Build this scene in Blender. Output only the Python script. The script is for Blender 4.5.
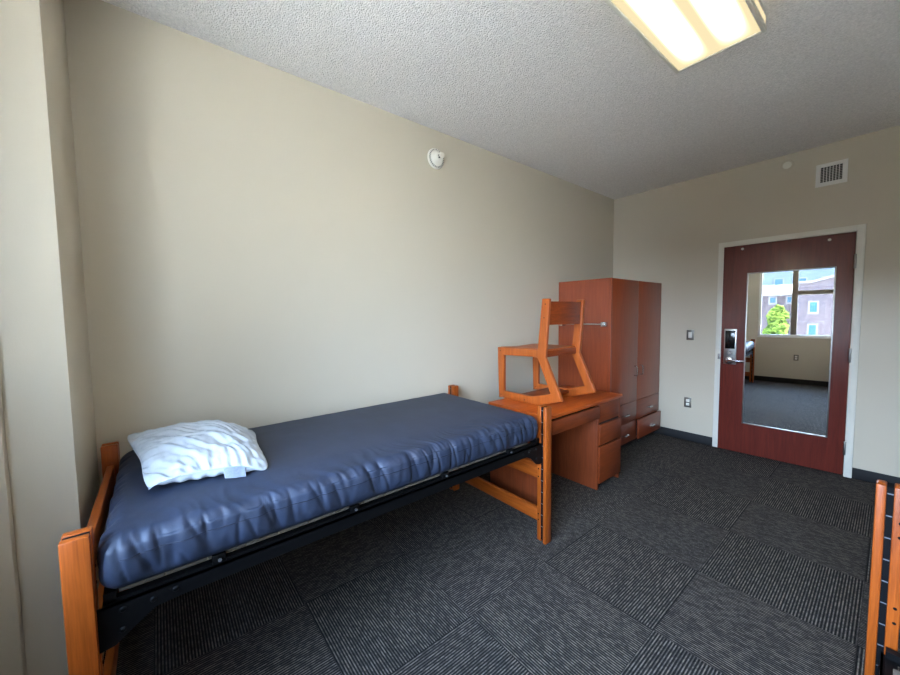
import bpy, bmesh, math, random
from mathutils import Vector, Matrix, noise

# ------------------------------------------------------------------ reset
for o in list(bpy.data.objects):
    bpy.data.objects.remove(o, do_unlink=True)
S = bpy.context.scene
COL = S.collection
random.seed(7)

# room (metres): +x to the door wall, +y to the bed wall, z up
YL, YR = 2.411, -1.03          # left and right wall faces
XF, XB = 4.765, -0.58          # door wall and window wall faces
H = 2.995                      # ceiling

# ------------------------------------------------------------------ camera
cam_d = bpy.data.cameras.new('camera')
cam = bpy.data.objects.new('camera', cam_d)
COL.objects.link(cam)
cam_d.sensor_width = 36.0
cam_d.sensor_fit = 'HORIZONTAL'
cam_d.lens = 361.077 / 900 * 36
cam_d.clip_start = 0.02
cam_d.clip_end = 300
yaw, pitch, roll = 0.8907, 0.0623, -0.0122
f_ = Vector((math.cos(yaw) * math.cos(pitch), math.sin(yaw) * math.cos(pitch), -math.sin(pitch)))
r_ = Vector((math.sin(yaw), -math.cos(yaw), 0))
u_ = r_.cross(f_)
r2 = math.cos(roll) * r_ + math.sin(roll) * u_
u2 = -math.sin(roll) * r_ + math.cos(roll) * u_
M = Matrix((r2, u2, -f_)).transposed().to_4x4()
M.translation = Vector((0, 0, 1.5007))
cam.matrix_world = M
S.camera = cam

# ------------------------------------------------------------------ world, sun, exposure
S.view_settings.view_transform = 'Standard'
S.view_settings.look = 'None'
S.view_settings.gamma = 1
S.view_settings.use_curve_mapping = False
S.view_settings.exposure = 0.55
SKY = 8.0
GLOW = 34.0                    # brighter lobe added to the sky opposite, to lift the far and left walls
world = bpy.data.worlds.new('sky')
S.world = world
world.use_nodes = True
wn = world.node_tree.nodes
wl = world.node_tree.links
wn.clear()
wo = wn.new('ShaderNodeOutputWorld')
bg = wn.new('ShaderNodeBackground')
tc = wn.new('ShaderNodeTexCoord')
sx = wn.new('ShaderNodeSeparateXYZ')
rmp = wn.new('ShaderNodeValToRGB')
rmp.color_ramp.elements[0].position = 0.0
rmp.color_ramp.elements[0].color = (0.67, 0.79, 1.0, 1)
rmp.color_ramp.elements[1].position = 0.8
rmp.color_ramp.elements[1].color = (0.36, 0.57, 1.0, 1)
wl.new(tc.outputs['Generated'], sx.inputs[0])
wl.new(sx.outputs['Z'], rmp.inputs[0])
wl.new(rmp.outputs[0], bg.inputs[0])
gd = wn.new('ShaderNodeVectorMath'); gd.operation = 'DOT_PRODUCT'
gd.inputs[1].default_value = Vector((-0.90, -0.08, 0.34)).normalized()
wl.new(tc.outputs['Generated'], gd.inputs[0])
gm = wn.new('ShaderNodeMapRange'); gm.interpolation_type = 'SMOOTHERSTEP'
gm.inputs['From Min'].default_value = 0.62
gm.inputs['From Max'].default_value = 1.0
gm.inputs['To Min'].default_value = SKY
gm.inputs['To Max'].default_value = SKY + GLOW
wl.new(gd.outputs['Value'], gm.inputs['Value'])
wl.new(gm.outputs[0], bg.inputs[1])
wl.new(bg.outputs[0], wo.inputs[0])

sun_d = bpy.data.lights.new('sun', 'SUN')
sun_d.energy = 60.0
sun_d.angle = 0.01
sun_d.color = (1, 0.96, 0.88)
sun = bpy.data.objects.new('sun', sun_d)
COL.objects.link(sun)
sun.location = (20, -6, 25)
sun.rotation_euler = Vector((-0.05, 0.38, -0.92)).to_track_quat('-Z', 'Y').to_euler()

# window opening (shared by wall, window and sky portal)
WY0, WY1, WZ0, WZ1 = -0.60, 1.375, 0.950, 2.50
por_d = bpy.data.lights.new('window_sky_portal', 'AREA')
por_d.shape = 'RECTANGLE'
por_d.size = WZ1 - WZ0
por_d.size_y = WY1 - WY0
por_d.cycles.is_portal = True
por = bpy.data.objects.new('window_sky_portal', por_d)
COL.objects.link(por)
por.location = (XB - 0.07, (WY0 + WY1) / 2, (WZ0 + WZ1) / 2)
por.rotation_euler = (0, -math.pi / 2, 0)

LAMP = 13.0      # strength of the ceiling lamp's lens

# ------------------------------------------------------------------ colour helpers
def lin(c):
    c /= 255.0
    return c / 12.92 if c <= 0.04045 else ((c + 0.055) / 1.055) ** 2.4
def rgb(r, g, b):
    return (lin(r), lin(g), lin(b), 1.0)

# ------------------------------------------------------------------ materials
def new_mat(name):
    m = bpy.data.materials.new(name)
    m.use_nodes = True
    nt = m.node_tree
    return m, nt.nodes, nt.links, nt.nodes['Principled BSDF']

def plain(name, col, rough=0.5, metal=0.0, var=0.06, scale=30, bump=0.0, spec=0.5):
    m, n, l, p = new_mat(name)
    p.inputs['Roughness'].default_value = rough
    p.inputs['Metallic'].default_value = metal
    p.inputs['Specular IOR Level'].default_value = spec
    t = n.new('ShaderNodeTexCoord')
    ns = n.new('ShaderNodeTexNoise')
    ns.inputs['Scale'].default_value = scale
    ns.inputs['Detail'].default_value = 4
    l.new(t.outputs['Object'], ns.inputs['Vector'])
    r = n.new('ShaderNodeValToRGB')
    r.color_ramp.elements[0].position = 0.3
    r.color_ramp.elements[1].position = 0.7
    r.color_ramp.elements[0].color = tuple(c * (1 - var) for c in col[:3]) + (1,)
    r.color_ramp.elements[1].color = tuple(min(1, c * (1 + var)) for c in col[:3]) + (1,)
    l.new(ns.outputs['Fac'], r.inputs[0])
    l.new(r.outputs[0], p.inputs['Base Color'])
    if bump:
        b = n.new('ShaderNodeBump')
        b.inputs['Strength'].default_value = bump
        b.inputs['Distance'].default_value = 0.002
        l.new(ns.outputs['Fac'], b.inputs['Height'])
        l.new(b.outputs[0], p.inputs['Normal'])
    return m

def wood(name, dark, light, axis='z', rough=0.36, fine=1.0, coat=0.05, spec=0.3):
    m, n, l, p = new_mat(name)
    t = n.new('ShaderNodeTexCoord')
    mp = n.new('ShaderNodeMapping')
    a, b = 3.0 * fine, 42.0 * fine
    mp.inputs['Scale'].default_value = {'x': (a, b, b), 'y': (b, a, b), 'z': (b, b, a)}[axis]
    l.new(t.outputs['Object'], mp.inputs['Vector'])
    n1 = n.new('ShaderNodeTexNoise')
    n1.inputs['Scale'].default_value = 1.0
    n1.inputs['Detail'].default_value = 6
    n1.inputs['Roughness'].default_value = 0.6
    n1.inputs['Distortion'].default_value = 0.6
    l.new(mp.outputs[0], n1.inputs['Vector'])
    mp2 = n.new('ShaderNodeMapping')
    mp2.inputs['Scale'].default_value = {'x': (8, 260, 260), 'y': (260, 8, 260), 'z': (260, 260, 8)}[axis]
    l.new(t.outputs['Object'], mp2.inputs['Vector'])
    n2 = n.new('ShaderNodeTexNoise')
    n2.inputs['Scale'].default_value = 1.0
    n2.inputs['Detail'].default_value = 2
    l.new(mp2.outputs[0], n2.inputs['Vector'])
    mx = n.new('ShaderNodeMath'); mx.operation = 'MULTIPLY_ADD'
    mx.inputs[1].default_value = 0.35
    l.new(n2.outputs['Fac'], mx.inputs[0])
    sc = n.new('ShaderNodeMath'); sc.operation = 'MULTIPLY'
    sc.inputs[1].default_value = 0.65
    l.new(n1.outputs['Fac'], sc.inputs[0])
    l.new(sc.outputs[0], mx.inputs[2])
    r = n.new('ShaderNodeValToRGB')
    r.color_ramp.elements[0].position = 0.32
    r.color_ramp.elements[1].position = 0.66
    r.color_ramp.elements[0].color = dark
    r.color_ramp.elements[1].color = light
    l.new(mx.outputs[0], r.inputs[0])
    l.new(r.outputs[0], p.inputs['Base Color'])
    p.inputs['Roughness'].default_value = rough
    p.inputs['Specular IOR Level'].default_value = spec
    p.inputs['Coat Weight'].default_value = coat
    p.inputs['Coat Roughness'].default_value = 0.25
    bp_ = n.new('ShaderNodeBump')
    bp_.inputs['Strength'].default_value = 0.08
    bp_.inputs['Distance'].default_value = 0.001
    l.new(mx.outputs[0], bp_.inputs['Height'])
    l.new(bp_.outputs[0], p.inputs['Normal'])
    return m

def wall_paint(name, col, scale=170, strength=0.2, rough=0.42):
    m, n, l, p = new_mat(name)
    t = n.new('ShaderNodeTexCoord')
    ns = n.new('ShaderNodeTexNoise'); ns.inputs['Scale'].default_value = scale
    ns.inputs['Detail'].default_value = 3
    n2 = n.new('ShaderNodeTexNoise'); n2.inputs['Scale'].default_value = 1.3
    l.new(t.outputs['Object'], ns.inputs['Vector'])
    l.new(t.outputs['Object'], n2.inputs['Vector'])
    r = n.new('ShaderNodeValToRGB')
    r.color_ramp.elements[0].color = tuple(c * 0.96 for c in col[:3]) + (1,)
    r.color_ramp.elements[1].color = tuple(c * 1.03 for c in col[:3]) + (1,)
    l.new(n2.outputs['Fac'], r.inputs[0])
    l.new(r.outputs[0], p.inputs['Base Color'])
    b = n.new('ShaderNodeBump')
    b.inputs['Strength'].default_value = strength
    b.inputs['Distance'].default_value = 0.0015
    l.new(ns.outputs['Fac'], b.inputs['Height'])
    l.new(b.outputs[0], p.inputs['Normal'])
    p.inputs['Roughness'].default_value = rough
    p.inputs['Specular IOR Level'].default_value = 0.5
    return m

def popcorn(name, col):
    m, n, l, p = new_mat(name)
    t = n.new('ShaderNodeTexCoord')
    ns = n.new('ShaderNodeTexNoise'); ns.inputs['Scale'].default_value = 95
    ns.inputs['Detail'].default_value = 4; ns.inputs['Roughness'].default_value = 0.65
    vo = n.new('ShaderNodeTexVoronoi'); vo.inputs['Scale'].default_value = 120
    l.new(t.outputs['Object'], ns.inputs['Vector'])
    l.new(t.outputs['Object'], vo.inputs['Vector'])
    ad = n.new('ShaderNodeMath'); ad.operation = 'SUBTRACT'
    l.new(ns.outputs['Fac'], ad.inputs[0]); l.new(vo.outputs['Distance'], ad.inputs[1])
    r = n.new('ShaderNodeValToRGB')
    r.color_ramp.elements[0].position = 0.3; r.color_ramp.elements[1].position = 0.7
    r.color_ramp.elements[0].color = tuple(c * 0.86 for c in col[:3]) + (1,)
    r.color_ramp.elements[1].color = tuple(min(1, c * 1.12) for c in col[:3]) + (1,)
    l.new(ns.outputs['Fac'], r.inputs[0])
    l.new(r.outputs[0], p.inputs['Base Color'])
    b = n.new('ShaderNodeBump')
    b.inputs['Strength'].default_value = 0.9; b.inputs['Distance'].default_value = 0.006
    l.new(ad.outputs[0], b.inputs['Height'])
    l.new(b.outputs[0], p.inputs['Normal'])
    p.inputs['Roughness'].default_value = 0.95
    p.inputs['Specular IOR Level'].default_value = 0.1
    return m

def carpet_mat():
    m, n, l, p = new_mat('carpet_tiles')
    t = n.new('ShaderNodeTexCoord')
    sp = n.new('ShaderNodeSeparateXYZ')
    l.new(t.outputs['Object'], sp.inputs[0])
    def mth(op, a, b=None, c=None):
        k = n.new('ShaderNodeMath'); k.operation = op
        for i, v in enumerate((a, b, c)):
            if v is None: continue
            if isinstance(v, (int, float)): k.inputs[i].default_value = v
            else: l.new(v, k.inputs[i])
        return k.outputs[0]
    T = 0.612
    px = mth('DIVIDE', mth('SUBTRACT', sp.outputs['X'], 0.530), T)
    py = mth('DIVIDE', mth('SUBTRACT', sp.outputs['Y'], 0.052), T)
    ix, iy = mth('FLOOR', px), mth('FLOOR', py)
    par = mth('FLOORED_MODULO', mth('ADD', ix, iy), 2.0)      # 1: ribs run along x
    def pick(a, b):   # parity 1 -> a, 0 -> b
        return mth('ADD', mth('MULTIPLY', par, a), mth('MULTIPLY', mth('SUBTRACT', 1.0, par), b))
    across = pick(sp.outputs['Y'], sp.outputs['X'])
    along = pick(sp.outputs['X'], sp.outputs['Y'])
    tid = mth('ADD', mth('MULTIPLY', ix, 13.7), mth('MULTIPLY', iy, 7.9))
    P = 0.0119
    q = mth('DIVIDE', across, P)
    sid = mth('FLOOR', q)
    fr = mth('FRACT', q)
    tri = mth('SUBTRACT', 1.0, mth('MULTIPLY', mth('ABSOLUTE', mth('SUBTRACT', fr, 0.5)), 2.0))  # 0..1..0
    rib = n.new('ShaderNodeMapRange'); rib.interpolation_type = 'SMOOTHSTEP'
    rib.inputs['From Min'].default_value = 0.40; rib.inputs['From Max'].default_value = 0.85
    l.new(tri, rib.inputs['Value'])
    cv = n.new('ShaderNodeCombineXYZ')
    l.new(mth('MULTIPLY', sid, 3.71), cv.inputs[0])
    l.new(mth('MULTIPLY', along, 26.0), cv.inputs[1])
    l.new(tid, cv.inputs[2])
    dn = n.new('ShaderNodeTexNoise'); dn.inputs['Scale'].default_value = 1.0
    dn.inputs['Detail'].default_value = 3; dn.inputs['Roughness'].default_value = 0.7
    l.new(cv.outputs[0], dn.inputs['Vector'])
    dash = n.new('ShaderNodeMapRange'); dash.interpolation_type = 'SMOOTHSTEP'
    dash.inputs['From Min'].default_value = 0.38; dash.inputs['From Max'].default_value = 0.68
    l.new(dn.outputs['Fac'], dash.inputs['Value'])
    cv2 = n.new('ShaderNodeCombineXYZ')
    l.new(mth('MULTIPLY', across, 700.0), cv2.inputs[0])
    l.new(mth('MULTIPLY', along, 60.0), cv2.inputs[1])
    l.new(tid, cv2.inputs[2])
    fn = n.new('ShaderNodeTexNoise'); fn.inputs['Scale'].default_value = 1.0
    fn.inputs['Detail'].default_value = 2
    l.new(cv2.outputs[0], fn.inputs['Vector'])
    fib = n.new('ShaderNodeMapRange')
    fib.inputs['From Min'].default_value = 0.35; fib.inputs['From Max'].default_value = 0.75
    l.new(fn.outputs['Fac'], fib.inputs['Value'])
    # seams between tiles
    def edge(pv):
        f = mth('FRACT', pv)
        return mth('MINIMUM', f, mth('SUBTRACT', 1.0, f))
    e = mth('MINIMUM', edge(px), edge(py))
    seam = mth('GREATER_THAN', e, 0.0045)
    amt = mth('MULTIPLY', mth('MULTIPLY', rib.outputs[0], mth('ADD', mth('MULTIPLY', dash.outputs[0], 0.70), 0.32)), 1.0)
    amt = mth('ADD', amt, mth('MULTIPLY', fib.outputs[0], 0.13))
    amt = mth('MULTIPLY', amt, mth('ADD', mth('MULTIPLY', seam, 0.45), 0.55))
    mix = n.new('ShaderNodeMix'); mix.data_type = 'RGBA'
    mix.inputs[6].default_value = rgb(15, 14, 16)
    mix.inputs[7].default_value = rgb(122, 113, 104)
    l.new(amt, mix.inputs[0])
    l.new(mix.outputs[2], p.inputs['Base Color'])
    p.inputs['Roughness'].default_value = 0.95
    p.inputs['Specular IOR Level'].default_value = 0.1
    b = n.new('ShaderNodeBump'); b.inputs['Strength'].default_value = 0.5
    b.inputs['Distance'].default_value = 0.003
    hh = mth('ADD', tri, mth('MULTIPLY', fn.outputs['Fac'], 0.6))
    l.new(hh, b.inputs['Height'])
    l.new(b.outputs[0], p.inputs['Normal'])
    return m

def fabric(name, c0, c1, rough, scale, bump=0.15, dist=0.002, sheen=0.0):
    m, n, l, p = new_mat(name)
    t = n.new('ShaderNodeTexCoord')
    ns = n.new('ShaderNodeTexNoise'); ns.inputs['Scale'].default_value = scale
    ns.inputs['Detail'].default_value = 5
    l.new(t.outputs['Object'], ns.inputs['Vector'])
    r = n.new('ShaderNodeValToRGB')
    r.color_ramp.elements[0].position = 0.3; r.color_ramp.elements[1].position = 0.7
    r.color_ramp.elements[0].color = c0; r.color_ramp.elements[1].color = c1
    l.new(ns.outputs['Fac'], r.inputs[0]); l.new(r.outputs[0], p.inputs['Base Color'])
    w = n.new('ShaderNodeTexNoise'); w.inputs['Scale'].default_value = 600
    l.new(t.outputs['Object'], w.inputs['Vector'])
    b = n.new('ShaderNodeBump'); b.inputs['Strength'].default_value = bump
    b.inputs['Distance'].default_value = dist
    l.new(w.outputs['Fac'], b.inputs['Height'])
    l.new(b.outputs[0], p.inputs['Normal'])
    p.inputs['Roughness'].default_value = rough
    p.inputs['Sheen Weight'].default_value = sheen
    return m

def glass_mat():
    m = bpy.data.materials.new('window_glass'); m.use_nodes = True
    n, l = m.node_tree.nodes, m.node_tree.links
    n.clear()
    o = n.new('ShaderNodeOutputMaterial')
    mx = n.new('ShaderNodeMixShader')
    tr = n.new('ShaderNodeBsdfTransparent'); tr.inputs[0].default_value = (0.95, 0.98, 0.97, 1)
    gl = n.new('ShaderNodeBsdfGlossy'); gl.inputs['Roughness'].default_value = 0.0
    # Schlick reflectance, the same from both sides of the thin pane
    lw = n.new('ShaderNodeLayerWeight'); lw.inputs['Blend'].default_value = 0.5
    pw = n.new('ShaderNodeMath'); pw.operation = 'POWER'; pw.inputs[1].default_value = 5.0
    fr = n.new('ShaderNodeMath'); fr.operation = 'MULTIPLY_ADD'
    fr.inputs[1].default_value = 0.6; fr.inputs[2].default_value = 0.03
    l.new(lw.outputs['Facing'], pw.inputs[0]); l.new(pw.outputs[0], fr.inputs[0])
    l.new(fr.outputs[0], mx.inputs[0]); l.new(tr.outputs[0], mx.inputs[1]); l.new(gl.outputs[0], mx.inputs[2])
    l.new(mx.outputs[0], o.inputs[0])
    return m

def lamp_lens_mat():
    # the lens over two tubes running along x: brighter above each tube, paler at the ends
    m = bpy.data.materials.new('lamp_lens'); m.use_nodes = True
    n, l = m.node_tree.nodes, m.node_tree.links
    n.clear()
    o = n.new('ShaderNodeOutputMaterial')
    em = n.new('ShaderNodeEmission')
    t = n.new('ShaderNodeTexCoord'); sp = n.new('ShaderNodeSeparateXYZ')
    l.new(t.outputs['Object'], sp.inputs[0])
    def mth(op, a, b=None):
        k = n.new('ShaderNodeMath'); k.operation = op
        for i, v in enumerate((a, b)):
            if v is None: continue
            if isinstance(v, (int, float)): k.inputs[i].default_value = v
            else: l.new(v, k.inputs[i])
        return k.outputs[0]
    d = mth('ABSOLUTE', mth('SUBTRACT', mth('ABSOLUTE', sp.outputs['Y']), 0.09))
    a = n.new('ShaderNodeMapRange'); a.interpolation_type = 'SMOOTHSTEP'
    a.inputs['From Min'].default_value = 0.075; a.inputs['From Max'].default_value = 0.0
    l.new(d, a.inputs['Value'])
    e = n.new('ShaderNodeMapRange'); e.interpolation_type = 'SMOOTHSTEP'
    e.inputs['From Min'].default_value = 0.60; e.inputs['From Max'].default_value = 0.28
    l.new(mth('ABSOLUTE', sp.outputs['X']), e.inputs['Value'])
    s = mth('ADD', 0.052, mth('MULTIPLY', mth('MULTIPLY', a.outputs[0], e.outputs[0]), 0.87))
    cr = n.new('ShaderNodeValToRGB')
    cr.color_ramp.elements[0].position = 0.1; cr.color_ramp.elements[1].position = 0.75
    cr.color_ramp.elements[0].color = (1.0, 0.84, 0.50, 1)
    cr.color_ramp.elements[1].color = (1.0, 0.91, 0.68, 1)
    l.new(s, cr.inputs[0]); l.new(cr.outputs[0], em.inputs[0])
    l.new(mth('MULTIPLY', s, LAMP), em.inputs[1])
    l.new(em.outputs[0], o.inputs[0])
    return m

def brick_mat():
    m, n, l, p = new_mat('tan_brick')
    t = n.new('ShaderNodeTexCoord')
    mp = n.new('ShaderNodeMapping'); mp.inputs['Rotation'].default_value = (math.pi / 2, 0, math.pi / 2)
    sp = n.new('ShaderNodeSeparateXYZ'); cv = n.new('ShaderNodeCombineXYZ')
    l.new(t.outputs['Object'], sp.inputs[0])
    l.new(sp.outputs['Y'], cv.inputs[0]); l.new(sp.outputs['Z'], cv.inputs[1])
    b = n.new('ShaderNodeTexBrick')
    b.inputs['Scale'].default_value = 4.0
    b.inputs['Color1'].default_value = rgb(82, 73, 76)
    b.inputs['Color2'].default_value = rgb(66, 59, 63)
    b.inputs['Mortar'].default_value = rgb(98, 94, 98)
    l.new(cv.outputs[0], b.inputs['Vector'])
    l.new(b.outputs['Color'], p.inputs['Base Color'])
    p.inputs['Roughness'].default_value = 0.9
    p.inputs['Specular IOR Level'].default_value = 0.0
    return m

MT = {}
MT['wall'] = wall_paint('beige_wall_paint', rgb(199, 189, 170))
MT['ceil'] = popcorn('popcorn_ceiling', rgb(240, 236, 232))
MT['carpet'] = carpet_mat()
MT['base'] = plain('black_rubber_baseboard', rgb(13, 13, 16), 0.7)
MT['frame_paint'] = plain('cream_frame_paint', rgb(222, 218, 206), 0.45, scale=8, var=0.02)
MT['white'] = plain('white_paint', rgb(232, 230, 224), 0.5, var=0.02)
MT['white_plastic'] = plain('white_plastic', rgb(236, 232, 220), 0.35, var=0.02)
MT['oakz'] = wood('orange_oak_upright', rgb(122, 53, 12), rgb(164, 80, 24), 'z')
MT['oaky'] = wood('orange_oak_across', rgb(122, 53, 12), rgb(164, 80, 24), 'y')
MT['oakx'] = wood('orange_oak_lengthwise', rgb(122, 53, 12), rgb(164, 80, 24), 'x')
MT['chairw'] = wood('honey_oak', rgb(142, 66, 22), rgb(176, 88, 34), 'z')
MT['chairy'] = wood('honey_oak_across', rgb(142, 66, 22), rgb(176, 88, 34), 'y')
MT['chairx'] = wood('reddish_oak_across', rgb(106, 40, 10), rgb(146, 62, 18), 'x')
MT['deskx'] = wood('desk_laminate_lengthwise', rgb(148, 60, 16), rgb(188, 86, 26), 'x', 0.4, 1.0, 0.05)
MT['deskf'] = wood('desk_laminate_shaded_front', rgb(104, 44, 18), rgb(134, 60, 26), 'x', 0.42, 1.0, 0.05)  # darker copy of the desk laminate, shade painted into the drawer fronts
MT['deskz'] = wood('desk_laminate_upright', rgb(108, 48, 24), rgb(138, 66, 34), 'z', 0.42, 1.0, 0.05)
MT['wardz'] = wood('wardrobe_laminate_upright', rgb(130, 55, 25), rgb(154, 70, 34), 'z', 0.36, 1.0, 0.15, 0.5)
MT['wardx'] = wood('wardrobe_laminate_across', rgb(114, 49, 24), rgb(136, 62, 33), 'x', 0.36, 1.0, 0.15, 0.5)
MT['doorz'] = wood('mahogany_door_veneer', rgb(82, 31, 25), rgb(112, 46, 36), 'z', 0.3, 0.7, 0.6, 0.5)
MT['dark'] = plain('shade_and_plug_black', rgb(16, 15, 15), 0.8)  # black painted in for shade inside openings, slots and gaps; plugs share it
MT['steel_black'] = plain('black_painted_steel', rgb(5, 5, 6), 0.5, 0.0, spec=0.2)
MT['channel'] = plain('dark_steel_channel', rgb(6, 6, 8), 0.8, 0.0, spec=0.15)
MT['pin'] = plain('dull_hook_pin', rgb(110, 112, 118), 0.5, 0.6)
MT['zinc'] = plain('zinc_bolt', rgb(190, 192, 196), 0.3, 0.9)
MT['chrome'] = plain('satin_chrome', rgb(205, 206, 208), 0.25, 1.0, var=0.02)
MT['brushed'] = plain('brushed_nickel', rgb(168, 166, 162), 0.36, 1.0, var=0.05)
MT['plate'] = plain('dull_steel_plate', rgb(126, 122, 114), 0.45, 0.9)
MT['screen'] = plain('black_reader_panel', rgb(14, 14, 16), 0.15)
MT['ticking'] = plain('grey_tan_ticking', rgb(104, 97, 86), 0.9, var=0.1)
MT['matt'] = fabric('navy_mattress_vinyl', rgb(29, 37, 54), rgb(39, 48, 67), 0.56, 9, 0.12)
MT['thread'] = plain('dark_navy_stitching', rgb(20, 26, 44), 0.7)
MT['pillow'] = fabric('white_pillow_cotton', rgb(176, 182, 186), rgb(186, 191, 194), 0.75, 6, 0.2)
MT['tagm'] = fabric('pillow_care_tag', rgb(160, 172, 190), rgb(182, 190, 202), 0.8, 160, 0.1)
MT['alu'] = plain('bronze_grey_aluminium', rgb(134, 124, 108), 0.45, 0.2)
MT['brick'] = brick_mat()
MT['roofwhite'] = plain('pale_shingle_roof', rgb(112, 110, 112), 0.9, scale=3, spec=0.0)
MT['siding'] = plain('pale_blue_grey_siding', rgb(88, 98, 110), 0.8, scale=2, spec=0.0)
MT['teal'] = plain('teal_window_glass', rgb(18, 64, 86), 0.2)
MT['leaf'] = plain('bright_green_leaves', rgb(70, 86, 38), 0.7, var=0.5, scale=2.2, spec=0.0)
MT['bark'] = plain('brown_bark', rgb(84, 66, 48), 0.9, scale=8)
MT['grass'] = plain('pale_concrete_paving', rgb(200, 198, 195), 0.9, scale=0.6, var=0.06)
MT['glass'] = glass_mat()
MT['lens'] = lamp_lens_mat()
def mirror_mat():
    m, n, l, p = new_mat('mirror_glass')
    p.inputs['Base Color'].default_value = (0.90, 0.92, 0.92, 1)
    p.inputs['Metallic'].default_value = 1.0
    p.inputs['Roughness'].default_value = 0.0
    return m
MT['mirror'] = mirror_mat()

# ------------------------------------------------------------------ mesh builder
XFORM = None      # set while the parts of the slightly open door leaf are built

class MB:
    def __init__(self):
        self.bm = bmesh.new()
    def _merge(self, b):
        me = bpy.data.meshes.new('tmp')
        b.to_mesh(me); b.free()
        self.bm.from_mesh(me)
        bpy.data.meshes.remove(me)
    def box(self, x0, x1, y0, y1, z0, z1, bev=0.0, seg=2, rot=None, piv=None):
        b = bmesh.new()
        bmesh.ops.create_cube(b, size=1)
        for v in b.verts:
            v.co = Vector(((x0 + x1) / 2 + v.co.x * (x1 - x0), (y0 + y1) / 2 + v.co.y * (y1 - y0), (z0 + z1) / 2 + v.co.z * (z1 - z0)))
        if bev:
            bmesh.ops.bevel(b, geom=b.edges[:], offset=bev, segments=seg, profile=0.5, affect='EDGES')
        if rot is not None:
            bmesh.ops.rotate(b, cent=piv, matrix=rot, verts=b.verts)
        self._merge(b)
        return self
    def cyl(self, p0, p1, r0, r1=None, seg=20, bev=0.0):
        p0, p1 = Vector(p0), Vector(p1)
        r1 = r0 if r1 is None else r1
        b = bmesh.new()
        bmesh.ops.create_cone(b, cap_ends=True, segments=seg, radius1=r0, radius2=r1, depth=(p1 - p0).length)
        if bev:
            es = [e for e in b.edges if len(e.link_faces) == 2 and any(len(f.verts) > 4 for f in e.link_faces)]
            bmesh.ops.bevel(b, geom=es, offset=bev, segments=2, profile=0.5, affect='EDGES')
        q = (p1 - p0).to_track_quat('Z', 'Y').to_matrix().to_4x4()
        bmesh.ops.transform(b, matrix=Matrix.Translation((p0 + p1) / 2) @ q, verts=b.verts)
        self._merge(b)
        return self
    def tube(self, pts, r, seg=10):
        pts = [Vector(p) for p in pts]
        b = bmesh.new()
        rings = []
        for i, p in enumerate(pts):
            d = (pts[min(i + 1, len(pts) - 1)] - pts[max(i - 1, 0)]).normalized()
            up = Vector((0, 0, 1)) if abs(d.z) < 0.9 else Vector((1, 0, 0))
            a = d.cross(up).normalized(); c = a.cross(d)
            rings.append([b.verts.new(p + r * (math.cos(t) * a + math.sin(t) * c)) for t in [2 * math.pi * k / seg for k in range(seg)]])
        for i in range(len(rings) - 1):
            for k in range(seg):
                b.faces.new((rings[i][k], rings[i][(k + 1) % seg], rings[i + 1][(k + 1) % seg], rings[i + 1][k]))
        b.faces.new(rings[0][::-1]); b.faces.new(rings[-1])
        bmesh.ops.recalc_face_normals(b, faces=b.faces)
        self._merge(b)
        return self
    def lathe(self, prof, org, axis, seg=32):
        # prof: (radius, distance along axis)
        b = bmesh.new()
        ax = Vector(axis).normalized()
        up = Vector((0, 0, 1)) if abs(ax.z) < 0.9 else Vector((1, 0, 0))
        a = ax.cross(up).normalized(); c = ax.cross(a)
        org = Vector(org)
        rings = []
        for r, d in prof:
            rings.append([b.verts.new(org + ax * d + max(r, 1e-5) * (math.cos(t) * a + math.sin(t) * c)) for t in [2 * math.pi * k / seg for k in range(seg)]])
        for i in range(len(rings) - 1):
            for k in range(seg):
                b.faces.new((rings[i][k], rings[i][(k + 1) % seg], rings[i + 1][(k + 1) % seg], rings[i + 1][k]))
        bmesh.ops.remove_doubles(b, verts=b.verts, dist=5e-5)
        bmesh.ops.recalc_face_normals(b, faces=b.faces)
        self._merge(b)
        return self
    def prism(self, pts, faces, a0, a1, axis='x', bev=0.0):
        # pts: 2D points sharing faces; extruded along axis (x: pts are (y,z); y: (x,z); z: (x,y))
        def mk(p, t):
            return {'x': (t, p[0], p[1]), 'y': (p[0], t, p[1]), 'z': (p[0], p[1], t)}[axis]
        b = bmesh.new()
        vs = [b.verts.new(mk(p, a0)) for p in pts]
        fs = [b.faces.new([vs[i] for i in f]) for f in faces]
        ext = bmesh.ops.extrude_face_region(b, geom=fs)
        nv = [g for g in ext['geom'] if isinstance(g, bmesh.types.BMVert)]
        d = {'x': Vector((a1 - a0, 0, 0)), 'y': Vector((0, a1 - a0, 0)), 'z': Vector((0, 0, a1 - a0))}[axis]
        bmesh.ops.translate(b, verts=nv, vec=d)
        # interior faces left behind by the extrude (start cap) are kept as the cap
        bmesh.ops.recalc_face_normals(b, faces=b.faces)
        if bev:
            es = [e for e in b.edges if len(e.link_faces) == 2 and e.calc_face_angle(0) > 0.5]
            bmesh.ops.bevel(b, geom=es, offset=bev, segments=2, profile=0.5, affect='EDGES')
        self._merge(b)
        return self
    def build(self, name, mat, parent=None, base=None, smooth=True, dz=0.0):
        me = bpy.data.meshes.new(name)
        if XFORM is not None: self.bm.transform(XFORM)
        self.bm.normal_update()
        self.bm.to_mesh(me); self.bm.free()
        o = bpy.data.objects.new(name, me)
        COL.objects.link(o)
        me.materials.append(mat)
        off = Vector((0, 0, -dz))
        if parent is not None:
            off = off + world_loc(parent)
            o.parent = parent
        elif base is not None:
            off = Vector(base)
            o.location = off
        if off.length > 0:
            me.transform(Matrix.Translation(-off))
        if smooth:
            for p in me.polygons: p.use_smooth = True
            me.set_sharp_from_angle(angle=math.radians(32))
        return o

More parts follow.
